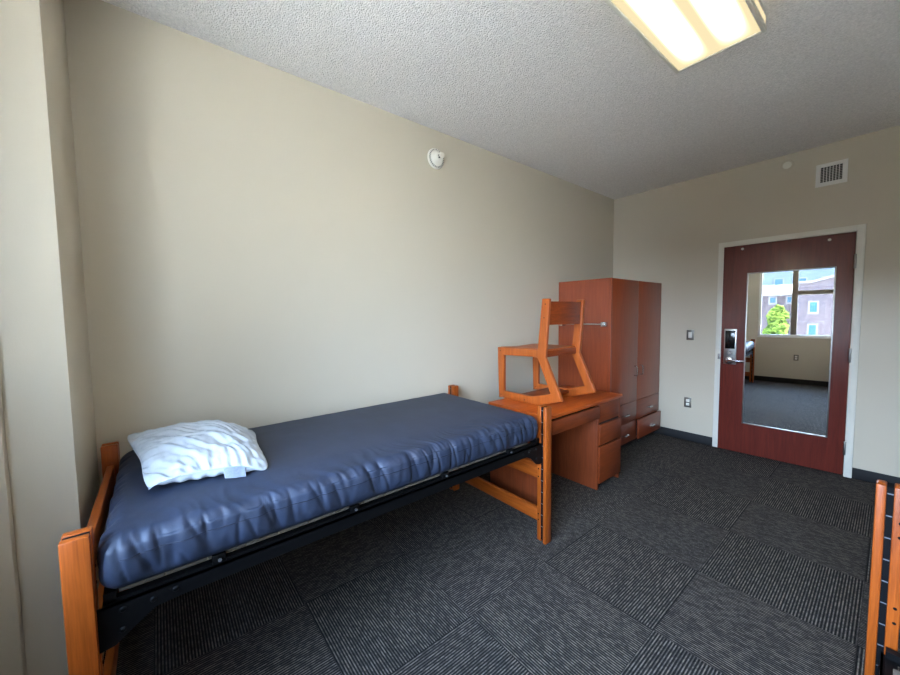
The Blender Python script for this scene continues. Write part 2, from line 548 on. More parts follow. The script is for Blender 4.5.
def world_loc(o):
    v = Vector(o.location)
    while o.parent is not None:
        o = o.parent
        v += Vector(o.location)
    return v

def tag(o, label=None, cat=None, group=None, kind=None):
    if label: o['label'] = label
    if cat: o['category'] = cat
    if group: o['group'] = group
    if kind: o['kind'] = kind
    return o

def thing(name, loc, label, cat, group=None):
    o = bpy.data.objects.new(name, None)
    o.empty_display_size = 0.1
    COL.objects.link(o)
    o.location = loc
    return tag(o, label, cat, group)

def struct(o, label, cat='room'):
    return tag(o, label, cat, kind='structure')

def quick(fn_boxes, name, mat, parent=None, base=None, bev=0.0):
    m = MB()
    for b in fn_boxes: m.box(*b, bev=bev)
    return m.build(name, mat, parent, base)

# ================================================================== ROOM SHELL
T = 0.15
TB = 0.06
struct(quick([(XB - T, XF + T, YR - T, YL + T, -0.12, 0.0)], 'floor', MT['carpet']), 'dark grey carpet tile floor with turned ribbed squares', 'floor')
struct(quick([(XB - T, XF + T, YR - T, YL + T, H, H + T)], 'ceiling', MT['ceil']), 'grey white popcorn textured ceiling', 'ceiling')
struct(quick([(XB - T, XF + T, YL, YL + T, 0, H)], 'wall_left', MT['wall']), 'long beige wall behind the bed', 'wall')
struct(quick([(XB - T, XF + T, YR - T, YR, 0, H)], 'wall_right', MT['wall']), 'beige wall on the right out of the frame', 'wall')
DY0, DY1, DH, FW = 0.246, 1.187, 2.185, 0.052
struct(quick([(XF, XF + T, YR, DY0 - 0.001, 0, H), (XF, XF + T, DY1 + 0.001, YL, 0, H), (XF, XF + T, DY0 - 0.001, DY1 + 0.001, DH + 0.001, H), (XF + 0.10, XF + T, DY0 - 0.001, DY1 + 0.001, 0, DH + 0.001)], 'wall_front', MT['wall']), 'beige wall around the door', 'wall')  # last box: unseen slab added behind the door to block sky light
struct(quick([(XB - TB, XB, YR, WY0, 0, H), (XB - TB, XB, WY1, YL, 0, H), (XB - TB, XB, WY0, WY1, 0, WZ0), (XB - TB, XB, WY0, WY1, WZ1, H)], 'wall_back', MT['wall']), 'beige wall with the window seen in the mirror', 'wall')
# pilasters beside the window wall
m = MB()
m.box(XB, -0.258, 1.872, YL, 0, H, bev=0.002)
m.box(XB, -0.415, 1.836, 1.874, 0, H, bev=0.006)
struct(m.build('trim_1', MT['wall']), 'stepped wall pilaster behind the bed head', 'pilaster')
# baseboards
BH, BT = 0.098, 0.007
struct(quick([(-0.258, XF, YL - BT, YL, 0, BH)], 'baseboard_left', MT['base'], bev=0.002), 'black rubber baseboard under the bed wall', 'baseboard')
struct(quick([(XB, XF, YR, YR + BT, 0, BH)], 'baseboard_right', MT['base'], bev=0.002), 'black rubber baseboard of the right wall', 'baseboard')
struct(quick([(XF - BT, XF, YR + BT, DY0 - FW, 0, BH), (XF - BT, XF, DY1 + FW, YL - BT, 0, BH)], 'baseboard_front', MT['base'], bev=0.002), 'black rubber baseboard beside the door', 'baseboard')
struct(quick([(XB, XB + BT, YR + BT, 1.838, 0, BH)], 'baseboard_back', MT['base'], bev=0.002), 'black rubber baseboard under the window', 'baseboard')

# ---- window
win = thing('window_1', (XB - 0.05, (WY0 + WY1) / 2, WZ0), 'wide aluminium window above the baseboard, seen in the mirror', 'window')
win['kind'] = 'structure'
fx0, fx1 = XB - 0.056, XB - 0.020
m = MB()
for a in ((fx0, fx1, WY0, WY1, WZ0, WZ0 + 0.04), (fx0, fx1, WY0, WY1, WZ1 - 0.05, WZ1), (fx0, fx1, WY1 - 0.045, WY1, WZ0, WZ1), (fx0, fx1, WY0, WY0 + 0.045, WZ0, WZ1)):
    m.box(*a, bev=0.004)
m.build('window_frame', MT['white'], win)
mull = [0.825, 0.13]
for yc in mull:
    quick([(fx0, fx1 - 0.01, yc - 0.046, yc + 0.046, WZ0 + 0.03, WZ1 - 0.03)], 'mullion', MT['alu'], win, bev=0.005)
for ya, yb in ((0.780, 0.175), (0.085, WY0 + 0.04)):
    quick([(fx0 + 0.006, fx1 - 0.012, yb, ya, 1.795, 1.882)], 'transom', MT['alu'], win, bev=0.004)
for ya, yb, za, zb in ((WY1 - 0.04, 0.870, WZ0 + 0.035, WZ1 - 0.045), (0.780, 0.175, WZ0 + 0.035, 1.796), (0.780, 0.175, 1.881, WZ1 - 0.045), (0.085, WY0 + 0.04, WZ0 + 0.035, 1.796), (0.085, WY0 + 0.04, 1.881, WZ1 - 0.045)):
    quick([(XB - 0.040, XB - 0.035, yb, ya, za, zb)], 'window_pane', MT['glass'], win)
quick([(XB - 0.02, XB + 0.012, WY0, WY1, WZ0 - 0.022, WZ0 - 0.001)], 'window_sill', MT['white'], win, bev=0.004)

# ---- door
door = thing('door_1', (XF, (DY0 + DY1) / 2, 0), 'mahogany brown room door with a long mirror', 'door')
door['kind'] = 'structure'
m = MB()
fo = XF - 0.016
m.box(fo, XF + 0.08, DY1, DY1 + FW, 0, DH + FW, bev=0.003)
m.box(fo, XF + 0.08, DY0 - FW, DY0, 0, DH + FW, bev=0.003)
m.box(fo, XF + 0.08, DY0, DY1, DH, DH + FW, bev=0.003)
m.build('door_frame', MT['frame_paint'], door)
sx0 = XF - 0.004           # room face of the slab
XFORM = Matrix.Translation((sx0, DY0, 0)) @ Matrix.Rotation(math.radians(2.6), 4, 'Z') @ Matrix.Translation((-sx0, -DY0, 0))
m = MB(); m.box(sx0, XF + 0.041, DY0 + 0.004, DY1 - 0.004, 0.010, DH - 0.004, bev=0.002)
slab = m.build('door_leaf', MT['doorz'], door)
for zc in (1.925, 1.10, 0.263):
    m = MB()
    m.cyl((sx0 - 0.016, DY0 + 0.001, zc - 0.062), (sx0 - 0.016, DY0 + 0.001, zc + 0.062), 0.0085, seg=14, bev=0.002)
    m.box(sx0 - 0.014, sx0, DY0 - 0.002, DY0 + 0.008, zc - 0.058, zc + 0.058)
    m.build('hinge', MT['brushed'], door)
DOORX = XFORM
XFORM = DOORX @ Matrix.Translation((0, -0.013, 0.012))
# electronic lock
m = MB(); m.box(sx0 - 0.022, sx0, 1.058, 1.166, 0.930, 1.305, bev=0.006)
lock = m.build('lock_plate', MT['brushed'], door)
m = MB(); m.box(sx0 - 0.028, sx0 - 0.02, 1.070, 1.156, 1.096, 1.288, bev=0.004)
m.build('card_reader', MT['screen'], lock)
m = MB(); m.lathe([(0.0, 0.034), (0.017, 0.034), (0.022, 0.028), (0.022, 0.018)], (sx0, 1.110, 1.052), (-1, 0, 0), 24)
m.build('lock_cylinder', MT['chrome'], lock)
m = MB()
m.lathe([(0.0, 0.054), (0.024, 0.054), (0.036, 0.048), (0.042, 0.032), (0.042, 0.02)], (sx0, 1.116, 0.975), (-1, 0, 0), 28)
m.tube([(sx0 - 0.05, 1.116, 0.975), (sx0 - 0.062, 1.10, 0.975), (sx0 - 0.066, 1.06, 0.974), (sx0 - 0.064, 1.02, 0.973), (sx0 - 0.05, 0.992, 0.972)], 0.0135, 12)
m.build('lever_handle', MT['chrome'], lock)
XFORM = DOORX
LEAF = XFORM
XFORM = None
m = MB(); m.box(fo - 0.004, fo + 0.002, DY1 + 0.004, DY1 + 0.028, 0.985, 1.045, bev=0.001)
m.build('strike_plate', MT['brushed'], door)
XFORM = LEAF
for yy, zz in ((1.028, 2.143), (0.409, 2.137)):
    m = MB(); m.lathe([(0.0, 0.014), (0.008, 0.012), (0.012, 0.006), (0.012, -0.002)], (sx0, yy, zz), (-1, 0, 0), 16)
    m.build('coat_stud', MT['white_plastic'], door)

# wall mirror on the door
my0, my1, mz0, mz1 = 0.356, 0.981, 0.328, 1.892
mir = thing('wall_mirror', LEAF @ Vector((sx0, (my0 + my1) / 2, mz0)), 'tall frameless looking mirror with thin metal edge on the brown door', 'mirror')
XFORM = LEAF @ Matrix.Translation((sx0 - 0.0005, 0, mz0)) @ Matrix.Rotation(math.radians(-0.12), 4, 'Y') @ Matrix.Translation((-sx0, 0, -mz0))
m = MB(); m.box(sx0 - 0.008, sx0 - 0.0005, my0 + 0.006, my1 - 0.006, mz0 + 0.006, mz1 - 0.006)
m.build('mirror_glass', MT['mirror'], mir, smooth=False)
m = MB()
fw = 0.011
for a in ((my0, my0 + fw, mz0, mz1), (my1 - fw, my1, mz0, mz1), (my0, my1, mz0, mz0 + fw), (my0, my1, mz1 - fw, mz1)):
    m.box(sx0 - 0.014, sx0 - 0.0003, *a, bev=0.002)
m.build('mirror_frame', MT['brushed'], mir)
XFORM = None
mir['label'] = 'tall rectangular mirror in a thin metal frame on the brown door'

# ================================================================== BEDS
def smoothnoise(x, y, z):
    return noise.noise(Vector((x, y, z)))

def make_bed(x0, yf, sgn, label, low, foot_rails):
    """x0: low end; yf: room side face of the posts; sgn: +1 when the bed reaches towards +y"""
    L_ = 2.184; W_ = 0.998; PW = 0.061; hp = 0.906
    root = thing('bed_frame', (x0 + L_ / 2, yf + sgn * W_ / 2, 0), label, 'bed', 'beds with slotted wooden posts')
    def yy(d):          # distance from the room side face -> world y
        return yf + sgn * d
    def bx(m, xa, xb, da, db, za, zb, bev=0.0):
        a, b = yy(da), yy(db)
        m.box(xa, xb, min(a, b), max(a, b), za, zb, bev=bev)
    for ix, xa in enumerate((x0, x0 + L_ - PW)):
        for near in (True, False):
            # two boards with a slot between them
            d0 = 0.0 if near else W_ - 0.070
            m = MB()
            outer = (d0, d0 + 0.025) if near else (d0 + 0.045, d0 + 0.070)
            inner = (d0 + 0.040, d0 + 0.070) if near else (d0, d0 + 0.030)
            bx(m, xa, xa + PW, outer[0], outer[1], 0.0, hp, bev=0.006)
            post = m.build('post', MT['oakz'], root)
            m = MB()
            bx(m, xa, xa + PW, inner[0], inner[1], 0.008, hp, bev=0.005)
            m.build('inner_board', MT['oakz'], post)
            m = MB()
            g0, g1 = (d0 + 0.0246, d0 + 0.0404) if near else (d0 + 0.0296, d0 + 0.0454)
            bx(m, xa + 0.004, xa + PW - 0.004, g0, g1, 0.02, hp - 0.004)
            m.build('post_channel', MT['channel'], post)
            for k in range(11):
                z = 0.110 + 0.0770 * k
                if z > hp - 0.02: break
                m = MB(); bx(m, xa + 0.003, xa + PW - 0.003, g0 + 0.0005, g1 - 0.0005, z - 0.002, z + 0.002)
                m.build('hook_pin', MT['pin'], post)
    # wooden cross rails
    def rails(xc, zs, nm):
        for za, zb in zs:
            m = MB(); bx(m, xc - 0.013, xc + 0.013, 0.060, W_ - 0.060, za, zb, bev=0.004)
            m.build(nm, MT['oaky'], root)
    three = ((0.715, 0.812), (0.416, 0.516), (0.125, 0.212))
    rails(x0 + PW / 2, three, 'headboard_rail')
    rails(x0 + L_ - PW / 2, foot_rails, 'footboard_rail')
    # screws on the inner boards, at the rail ends
    for xa, sg, rl_ in ((x0 + PW, 1, three), (x0 + L_ - PW, -1, foot_rails)):
        for d in (0.058, W_ - 0.058):
            for za, zb in rl_:
                for z in (za + 0.024, zb - 0.024):
                    m = MB(); m.cyl((xa - sg * 0.004, yy(d), z), (xa + sg * 0.0012, yy(d), z), 0.0048, seg=10)
                    m.build('rail_screw', MT['channel'], root)
    # black steel side rails with tall end plates
    for d in (0.034, W_ - 0.034):
        m = MB()
        s = 1 if d < 0.5 else -1
        da, db = d, d + s * 0.0055
        xa, xb = x0 + PW - 0.0115, x0 + L_ - PW + 0.0115
        pts = [(xa, 0.667), (xa, 0.535), (xa + 0.045, 0.542), (xa + 0.095, 0.580), (xa + 0.140, 0.611), (xa + 0.21, 0.616),
               (xb - 0.21, 0.616), (xb - 0.160, 0.614), (xb - 0.120, 0.595), (xb - 0.07, 0.546), (xb - 0.04, 0.536), (xb, 0.535), (xb, 0.667)]
        a, b = yy(da), yy(db)
        m.prism(pts, [list(range(len(pts)))], min(a, b), max(a, b), axis='y')
        bx(m, xa + 0.02, xb - 0.02, min(da, db) if s > 0 else max(da, db) - 0.034, (min(da, db) + 0.034) if s > 0 else max(da, db), 0.661, 0.667)
        rl = m.build('side_rail', MT['steel_black'], root, dz=-low)
        for xo, zo in ((0.065, 0.642), (0.062, 0.580), (0.135, 0.637), (0.19, 0.642)):
            for xq in (xa + xo, xb - xo):
                m = MB(); m.lathe([(0.0, 0.005), (0.006, 0.004), (0.009, 0.0), (0.009, -0.001)], (xq, yy(da), zo), (0, -s * sgn, 0), 14)
                m.build('bolt', MT['steel_black'], rl, dz=-low)
    # spring deck resting on the rails
    m = MB()
    bx(m, x0 + PW + 0.012, x0 + L_ - PW - 0.012, 0.044, 0.070, 0.668, 0.677)
    bx(m, x0 + PW + 0.012, x0 + L_ - PW - 0.012, W_ - 0.070, W_ - 0.044, 0.668, 0.677)
    bx(m, x0 + PW + 0.012, x0 + PW + 0.040, 0.044, W_ - 0.044, 0.668, 0.700)
    bx(m, x0 + L_ - PW - 0.040, x0 + L_ - PW - 0.012, 0.044, W_ - 0.044, 0.668, 0.700)
    for k in range(4):
        xc = x0 + 0.36 + k * 0.49
        bx(m, xc - 0.02, xc + 0.02, 0.040, W_ - 0.040, 0.668, 0.699, bev=0.003)
        for d in (0.042, W_ - 0.042):
            m.cyl((xc, yy(d), 0.684), (xc, yy(d - 0.008 if d < 0.5 else d + 0.008), 0.684), 0.006, seg=10)
    dk = m.build('spring_deck', MT['steel_black'], root, dz=-low)
    xs = x0 + PW + 0.045
    while xs < x0 + L_ - PW - 0.16:
        ln = 0.108
        m = MB(); bx(m, xs, xs + ln, 0.060, W_ - 0.060, 0.683, 0.6985, bev=0.002)
        m.build('deck_strip', MT['ticking'], dk, dz=-low)
        xs += ln + 0.0045
    for k in range(4):
        xc = x0 + 0.36 + k * 0.49
        m = MB(); m.cyl((xc, yy(0.029), 0.684), (xc, yy(0.036), 0.684), 0.0055, seg=12)
        m.build('deck_bolt', MT['zinc'], dk, dz=-low)
    return root

BX0, BYF = -0.235, 1.3735
FOOT_HIGH = ((0.715, 0.812), (0.416, 0.516))
FOOT_LOW = ((0.416, 0.516), (0.125, 0.212))
make_bed(BX0, BYF, 1, 'orange oak bed frame carrying the navy mattress along the left wall', 0.0, FOOT_LOW)
make_bed(BX0, 0.021, -1, 'second oak bed, of which only a slotted post shows at the right frame edge', 0.345, FOOT_HIGH)

# ---- mattress
def rounded_box_mesh(x0, x1, y0, y1, z0, z1, r, nx, ny, nz, fn):
    vid = {}; verts = []; faces = []
    def V(i, j, k):
        key = (i, j, k)
        if key not in vid:
            u, v, w = i / nx, j / ny, k / nz
            # denser near the borders
            def g(t):
                return t
            p = Vector((x0 + (x1 - x0) * g(u), y0 + (y1 - y0) * g(v), z0 + (z1 - z0) * g(w)))
            c = Vector((min(max(p.x, x0 + r), x1 - r), min(max(p.y, y0 + r), y1 - r), min(max(p.z, z0 + r), z1 - r)))
            d = p - c
            nrm = d.normalized() if d.length > 1e-9 else Vector((0, 0, 1))
            # blend of the cube offset and the ball offset
            mx_ = max(abs(d.x), abs(d.y), abs(d.z))
            q = c + nrm * mx_ if d.length > 1e-9 else p
            verts.append(fn(q, nrm)); vid[key] = len(verts) - 1
        return vid[key]
    for i in range(nx):
        for j in range(ny):
            faces.append((V(i, j, 0), V(i, j + 1, 0), V(i + 1, j + 1, 0), V(i + 1, j, 0)))
            faces.append((V(i, j, nz), V(i + 1, j, nz), V(i + 1, j + 1, nz), V(i, j + 1, nz)))
        for k in range(nz):
            faces.append((V(i, 0, k), V(i + 1, 0, k), V(i + 1, 0, k + 1), V(i, 0, k + 1)))
            faces.append((V(i, ny, k), V(i, ny, k + 1), V(i + 1, ny, k + 1), V(i + 1, ny, k)))
    for j in range(ny):
        for k in range(nz):
            faces.append((V(0, j, k), V(0, j, k + 1), V(0, j + 1, k + 1), V(0, j + 1, k)))
            faces.append((V(nx, j, k), V(nx, j + 1, k), V(nx, j + 1, k + 1), V(nx, j, k + 1)))
    return verts, faces

MX0, MX1, MY0, MY1, MZ0, MZ1 = -0.152, 1.822, 1.394, 2.335, 0.7005, 0.866
def side_offset(x, z):
    t = (z - MZ0) / (MZ1 - MZ0)
    bul = 0.014 * math.sin(math.pi * min(max(t, 0), 1))
    return bul
def mat_fn(q, nrm):
    x, y, z = q
    t = (z - MZ0) / (MZ1 - MZ0)
    out = Vector(q)
    low = MZ0 + 0.012
    # puffed sides with upright folds
    edge = min(x - MX0, MX1 - x, y - MY0, MY1 - y)
    near_side = max(0.0, 1 - edge / 0.05)
    if t > 0.02:
        hn = Vector((nrm.x, nrm.y, 0))
        if hn.length > 0.01 and edge < 0.06:
            s = x if abs(nrm.y) > abs(nrm.x) else y
            n1 = 1 - abs(smoothnoise(s * 7.5 + z * 1.5, 3.1, z * 2.0)) * 2.2
            n2 = 1 - abs(smoothnoise(s * 17 + z * 4.0, 8.3, z * 3.0)) * 2.4
            n3 = smoothnoise(s * 38 - z * 6.0, 1.3, z * 5.0)
            fold = -0.0115 * max(0.0, n1) ** 3 - 0.0095 * max(0.0, n2) ** 3 + 0.0030 * n3
            fold += 0.0085
            out += hn * (side_offset(x, z) + fold * min(1, t * 3))
    # pleats on the top near the front border, soft hollows in the middle
    if nrm.z > 0.3:
        de = y - MY0
        k = max(0.0, 1 - de / 0.20) ** 1.3
        wv = (x + de * 0.45) * 23 + 1.5 * smoothnoise(x * 5, de * 6, 2)
        pl = (1 - abs(smoothnoise(wv, 1.7, de * 4)) * 2.4) * 0.0042 + smoothnoise(wv * 2.1, 4.4, de * 6) * 0.0022
        out.z += (pl - 0.0055) * k
        crown = min(1.0, edge / 0.18)
        out.z += 0.006 * crown + 0.004 * smoothnoise(x * 2.2, y * 3.0, 4) * crown
        # head end: hollow creases
        hk = max(0.0, 1 - (x - MX0) / 0.5)
        out.z += 0.006 * hk * smoothnoise(x * 9 - y * 6, y * 4, 9)
    # slack lower border at the front
    return out
vs, fs = rounded_box_mesh(MX0, MX1, MY0, MY1, MZ0, MZ1, 0.038, 440, 150, 28, mat_fn)
me = bpy.data.meshes.new('mattress')
base = Vector(((MX0 + MX1) / 2, (MY0 + MY1) / 2, MZ0))
me.from_pydata([v - base for v in vs], [], fs)
for p in me.polygons: p.use_smooth = True
matt = bpy.data.objects.new('mattress', me)
matt.location = base
COL.objects.link(matt)
me.materials.append(MT['matt'])
tag(matt, 'dark navy wrinkled mattress lying on the oak bed under the pillow', 'mattress')
# stitched seam around the sides
zs = 0.806
seam = []
N = 220
for i in range(N + 1):
    x = MX0 + 0.035 + (MX1 - MX0 - 0.07) * i / N
    q = mat_fn(Vector((x, MY0, zs)), Vector((0, -1, 0)))
    seam.append((x, q.y - 0.0005, zs))
m = MB(); m.tube(seam, 0.0017, 6)
m.build('seam', MT['thread'], matt)

# ---- pillow
PZ = 0.8752
# corner positions in plan: front-left, front-right, back-right, back-left
CFL, CFR, CBR, CBL = Vector((-0.066, 1.655)), Vector((0.335, 1.585)), Vector((0.375, 2.10)), Vector((-0.150, 2.300))
def pil(u, v, s):
    # u, v in [0,1]; s=+1 top, -1 underside
    a = CFL.lerp(CFR, u); b = CBL.lerp(CBR, u)
    p = a.lerp(b, v)
    # edges bow inwards between the pointed corners
    cu, cv = 2 * u - 1, 2 * v - 1
    bow = 0.030
    cen = (CFL + CFR + CBR + CBL) / 4
    pull_u = (1 - cv * cv) * abs(cu) ** 4
    pull_v = (1 - cu * cu) * abs(cv) ** 4
    p = p + (cen - p).normalized() * (bow * 0.6 * (pull_u + pull_v)) if (cen - p).length > 1e-6 else p
    cf = (cu * cv) ** 8
    p = p + (cen - p) * 0.07 * cf
    prof = max(0.0, (1 - abs(cu) ** 2.6)) ** 0.55 * max(0.0, (1 - abs(cv) ** 3.0)) ** 0.55
    edgez = PZ + 0.054 + 0.012 * cv - 0.030 * (abs(cu * cv) ** 5) * (1.0 if (u > 0.5 or v < 0.5) else -0.3)
    if u > 0.5: edgez -= 0.026 * ((u - 0.5) * 2) ** 2
    edgez = max(edgez, PZ + 0.005)
    up, dn = 0.078 + 0.010 * cv, 0.060
    rad = math.atan2(cv, cu)
    r_d = math.hypot(cu, cv)
    border = max(abs(cu), abs(cv)) ** 2
    arc = math.hypot(cu + 1.5, cv + 1.7)
    ang = math.atan2(cv + 1.7, cu + 1.5)
    msk = min(1.0, max(0.0, 0.45 + 1.4 * smoothnoise(cu * 1.7, cv * 1.7, 5.1)))
    # curved creases sweeping across the top, and short gathers along the seams
    w = (0.5 + 0.5 * math.sin(arc * 21 + 3.2 * smoothnoise(cu * 1.6, cv * 1.6, 2.2))) ** 1.6 * 0.0135 * msk
    w += (0.5 + 0.5 * math.sin(arc * 44 + 4.5 * smoothnoise(cu * 2.4, cv * 2.4, 8.8))) * 0.0045 * (1 - 0.5 * msk)
    gv = abs(cv) ** 5 * (0.5 + 0.5 * math.sin(cu * 27 + 4 * smoothnoise(cu * 3, cv, 3.3)))
    gu = abs(cu) ** 5 * (0.5 + 0.5 * math.sin(cv * 33 + 4 * smoothnoise(cu, cv * 3, 7.3)))
    w += (gv + gu) * 0.014
    w += 0.016 * (smoothnoise(cu * 1.9, cv * 2.3, 11.0) + 0.4)
    w += 0.004 * smoothnoise(cu * 9, cv * 9, 4.0)
    if s > 0:
        z = edgez + up * prof - w * min(1.0, prof * 2.2)
    else:
        z = edgez - dn * prof
        z = max(z, PZ + 0.001)
        # the underside swells past the front seam
        bl = math.sin(math.pi * min(1.0, v / 0.16)) * (1 - cu ** 8)
        p = p + Vector((0, -0.022 * bl * (0.8 + 0.3 * math.sin(cu * 24))))
    return Vector((p.x, p.y, z))
NU, NV = 130, 160
verts = []; faces = []; idx = {}
for s in (1, -1):
    for i in range(NU + 1):
        for j in range(NV + 1):
            bd = i in (0, NU) or j in (0, NV)
            key = (i, j) if bd else (i, j, s)
            if key in idx: continue
            idx[key] = len(verts)
            verts.append(pil(i / NU, j / NV, s))
def pid(i, j, s):
    return idx[(i, j)] if (i in (0, NU) or j in (0, NV)) else idx[(i, j, s)]
for i in range(NU):
    for j in range(NV):
        faces.append((pid(i, j, 1), pid(i + 1, j, 1), pid(i + 1, j + 1, 1), pid(i, j + 1, 1)))
        faces.append((pid(i, j, -1), pid(i, j + 1, -1), pid(i + 1, j + 1, -1), pid(i + 1, j, -1)))
me = bpy.data.meshes.new('pillow')
base = Vector((0.11, 1.91, PZ))
me.from_pydata([v - base for v in verts], [], faces)
for p in me.polygons: p.use_smooth = True
pillow = bpy.data.objects.new('pillow', me)
pillow.location = base
COL.objects.link(pillow)
me.materials.append(MT['pillow'])
tag(pillow, 'crumpled white pillow lying at the head of the navy mattress', 'pillow')
pts = []
for i in range(NU + 1): pts.append(verts[idx[(i, 0)]])
m = MB(); m.tube(pts, 0.0028, 6)
m.build('piping', MT['pillow'], pillow)
# care tag hanging from the front seam
a = pil(0.60, 0, 1); b = pil(0.78, 0, 1)
m = MB()
bm_ = bmesh.new()
n_ = 8
rows = []
for k in range(n_ + 1):
    t = k / n_
    o_ = Vector((0, -0.004 - 0.030 * t, -0.034 * t + 0.004))
    rows.append([bm_.verts.new(a.lerp(b, q) + o_ + Vector((0, -0.004 * math.sin(q * 5), 0))) for q in (0, .25, .5, .75, 1)])
for k in range(n_):
    for q in range(4):
        bm_.faces.new((rows[k][q], rows[k][q + 1], rows[k + 1][q + 1], rows[k + 1][q]))
bmesh.ops.solidify(bm_, geom=bm_.faces[:], thickness=0.0012)
m._merge(bm_)
o = m.build('care_tag', MT['tagm'], pillow)
o['label'] = 'pale printed care tag'

# ================================================================== DESK
DX0, DX1, DYF, DYB = 2.134, 3.215, 1.540, 2.120
DT = 0.771
desk = thing('desk', ((DX0 + DX1) / 2, (DYF + DYB) / 2, 0), 'oak coloured desk with drawers between bed foot and wardrobe', 'desk')
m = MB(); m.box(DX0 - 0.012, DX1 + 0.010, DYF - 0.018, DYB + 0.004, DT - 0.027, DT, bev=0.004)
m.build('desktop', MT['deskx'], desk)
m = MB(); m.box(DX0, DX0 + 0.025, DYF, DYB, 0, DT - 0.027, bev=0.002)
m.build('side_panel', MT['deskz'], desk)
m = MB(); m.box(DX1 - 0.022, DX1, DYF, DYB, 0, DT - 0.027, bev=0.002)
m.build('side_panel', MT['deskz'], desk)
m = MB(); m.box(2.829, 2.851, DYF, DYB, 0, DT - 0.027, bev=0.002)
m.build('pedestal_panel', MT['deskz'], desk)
m = MB(); m.box(DX0 + 0.025, DX1 - 0.022, DYB - 0.03, DYB - 0.012, 0.28, DT - 0.027)
m.build('back_panel', MT['deskz'], desk)
m = MB(); m.box(2.851, DX1 - 0.022, DYF + 0.03, DYB - 0.03, 0.045, 0.062)
m.box(2.851, DX1 - 0.022, DYF + 0.006, DYF + 0.02, 0.045, DT - 0.03)
m.build('pedestal_carcass', MT['dark'], desk)
def front(xa, xb, za, zb, y, nm, mat, parent, th=0.018):
    m = MB(); m.box(xa, xb, y - th, y, za, zb, bev=0.0025)
    return m.build(nm, mat, parent)
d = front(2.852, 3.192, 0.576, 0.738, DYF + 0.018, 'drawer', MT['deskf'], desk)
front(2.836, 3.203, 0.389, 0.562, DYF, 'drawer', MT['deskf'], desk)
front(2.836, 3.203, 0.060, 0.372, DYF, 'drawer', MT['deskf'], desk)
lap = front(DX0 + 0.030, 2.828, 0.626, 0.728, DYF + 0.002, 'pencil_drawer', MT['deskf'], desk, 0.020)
m = MB(); m.box(DX0 + 0.05, 2.81, DYF + 0.003, DYB - 0.08, 0.650, 0.715)
m.build('drawer_box', MT['dark'], lap)

# ================================================================== CHAIR (set upright on the desk)
CZ = DT + 0.0005
chair = thing('desk_chair', (2.575, 1.95, CZ), 'honey oak sled base chair set on top of the desk', 'chair')
pts = [(2.204, 1.214), (2.190, CZ), (1.766, CZ), (1.552, 0.842), (1.570, 0.884), (1.701, 1.159), (1.667, 1.617), (1.733, 1.619), (1.773, 1.216),
       (2.133, 1.148), (2.134, 0.834), (1.828, 0.834), (1.652, 0.884), (1.777, 1.158)]
fcs = [(0, 1, 10, 9), (1, 2, 11, 10), (2, 3, 4, 12, 11), (4, 5, 13, 12), (5, 8, 13), (8, 0, 9, 13), (5, 6, 7, 8)]
for xa in (2.320, 2.800):
    m = MB(); m.prism(pts, fcs, xa, xa + 0.033, axis='x', bev=0.006)
    fr = m.build('side_frame', MT['chairw'], chair)
    for (y_, z_) in ((1.700, 1.575), (1.712, 1.470), (2.17, 1.185), (2.165, 0.80), (1.90, 0.795)):
        m = MB()
        m.cyl((xa - 0.0008, y_, z_), (xa + 0.01, y_, z_), 0.0048, seg=12)
        m.build('screw_plug', MT['dark'], fr)
# dished seat
def slab_grid(fn, nx, ny, th):
    bm_ = bmesh.new()
    g = [[bm_.verts.new(fn(i / nx, j / ny)) for j in range(ny + 1)] for i in range(nx + 1)]
    for i in range(nx):
        for j in range(ny):
            bm_.faces.new((g[i][j], g[i + 1][j], g[i + 1][j + 1], g[i][j + 1]))
    bmesh.ops.recalc_face_normals(bm_, faces=bm_.faces)
    bmesh.ops.solidify(bm_, geom=bm_.faces[:], thickness=th)
    bmesh.ops.recalc_face_normals(bm_, faces=bm_.faces)
    return bm_
def seat_fn(u, v):
    x = 2.354 + 0.445 * u
    y = 1.742 + 0.452 * v
    dish = -0.016 * math.sin(math.pi * u) * (0.4 + 0.6 * math.sin(math.pi * min(1, v * 1.1)))
    return Vector((x, y, 1.222 + dish - 0.006 * v))
m = MB(); m._merge(slab_grid(seat_fn, 20, 20, 0.016))
m.build('seat', MT['chairy'], chair)
m = MB()
m.box(2.354, 2.799, 1.730, 1.752, 1.156, 1.207, bev=0.003)
m.box(2.354, 2.799, 2.165, 2.190, 1.150, 1.196, bev=0.003)
m.build('seat_apron', MT['chairx'], chair)
def back_fn(u, v):
    x = 2.350 + 0.453 * u
    z = 1.415 + 0.182 * v
    y = 1.712 - 0.010 * v - 0.030 * math.sin(math.pi * u)
    return Vector((x, y, z))
m = MB(); m._merge(slab_grid(back_fn, 24, 8, 0.012))
m.build('backrest', MT['chairx'], chair)
m = MB(); m.box(2.350, 2.803, 1.800, 2.000, 0.800, 0.822, bev=0.003)
m.build('stretcher', MT['chairx'], chair)

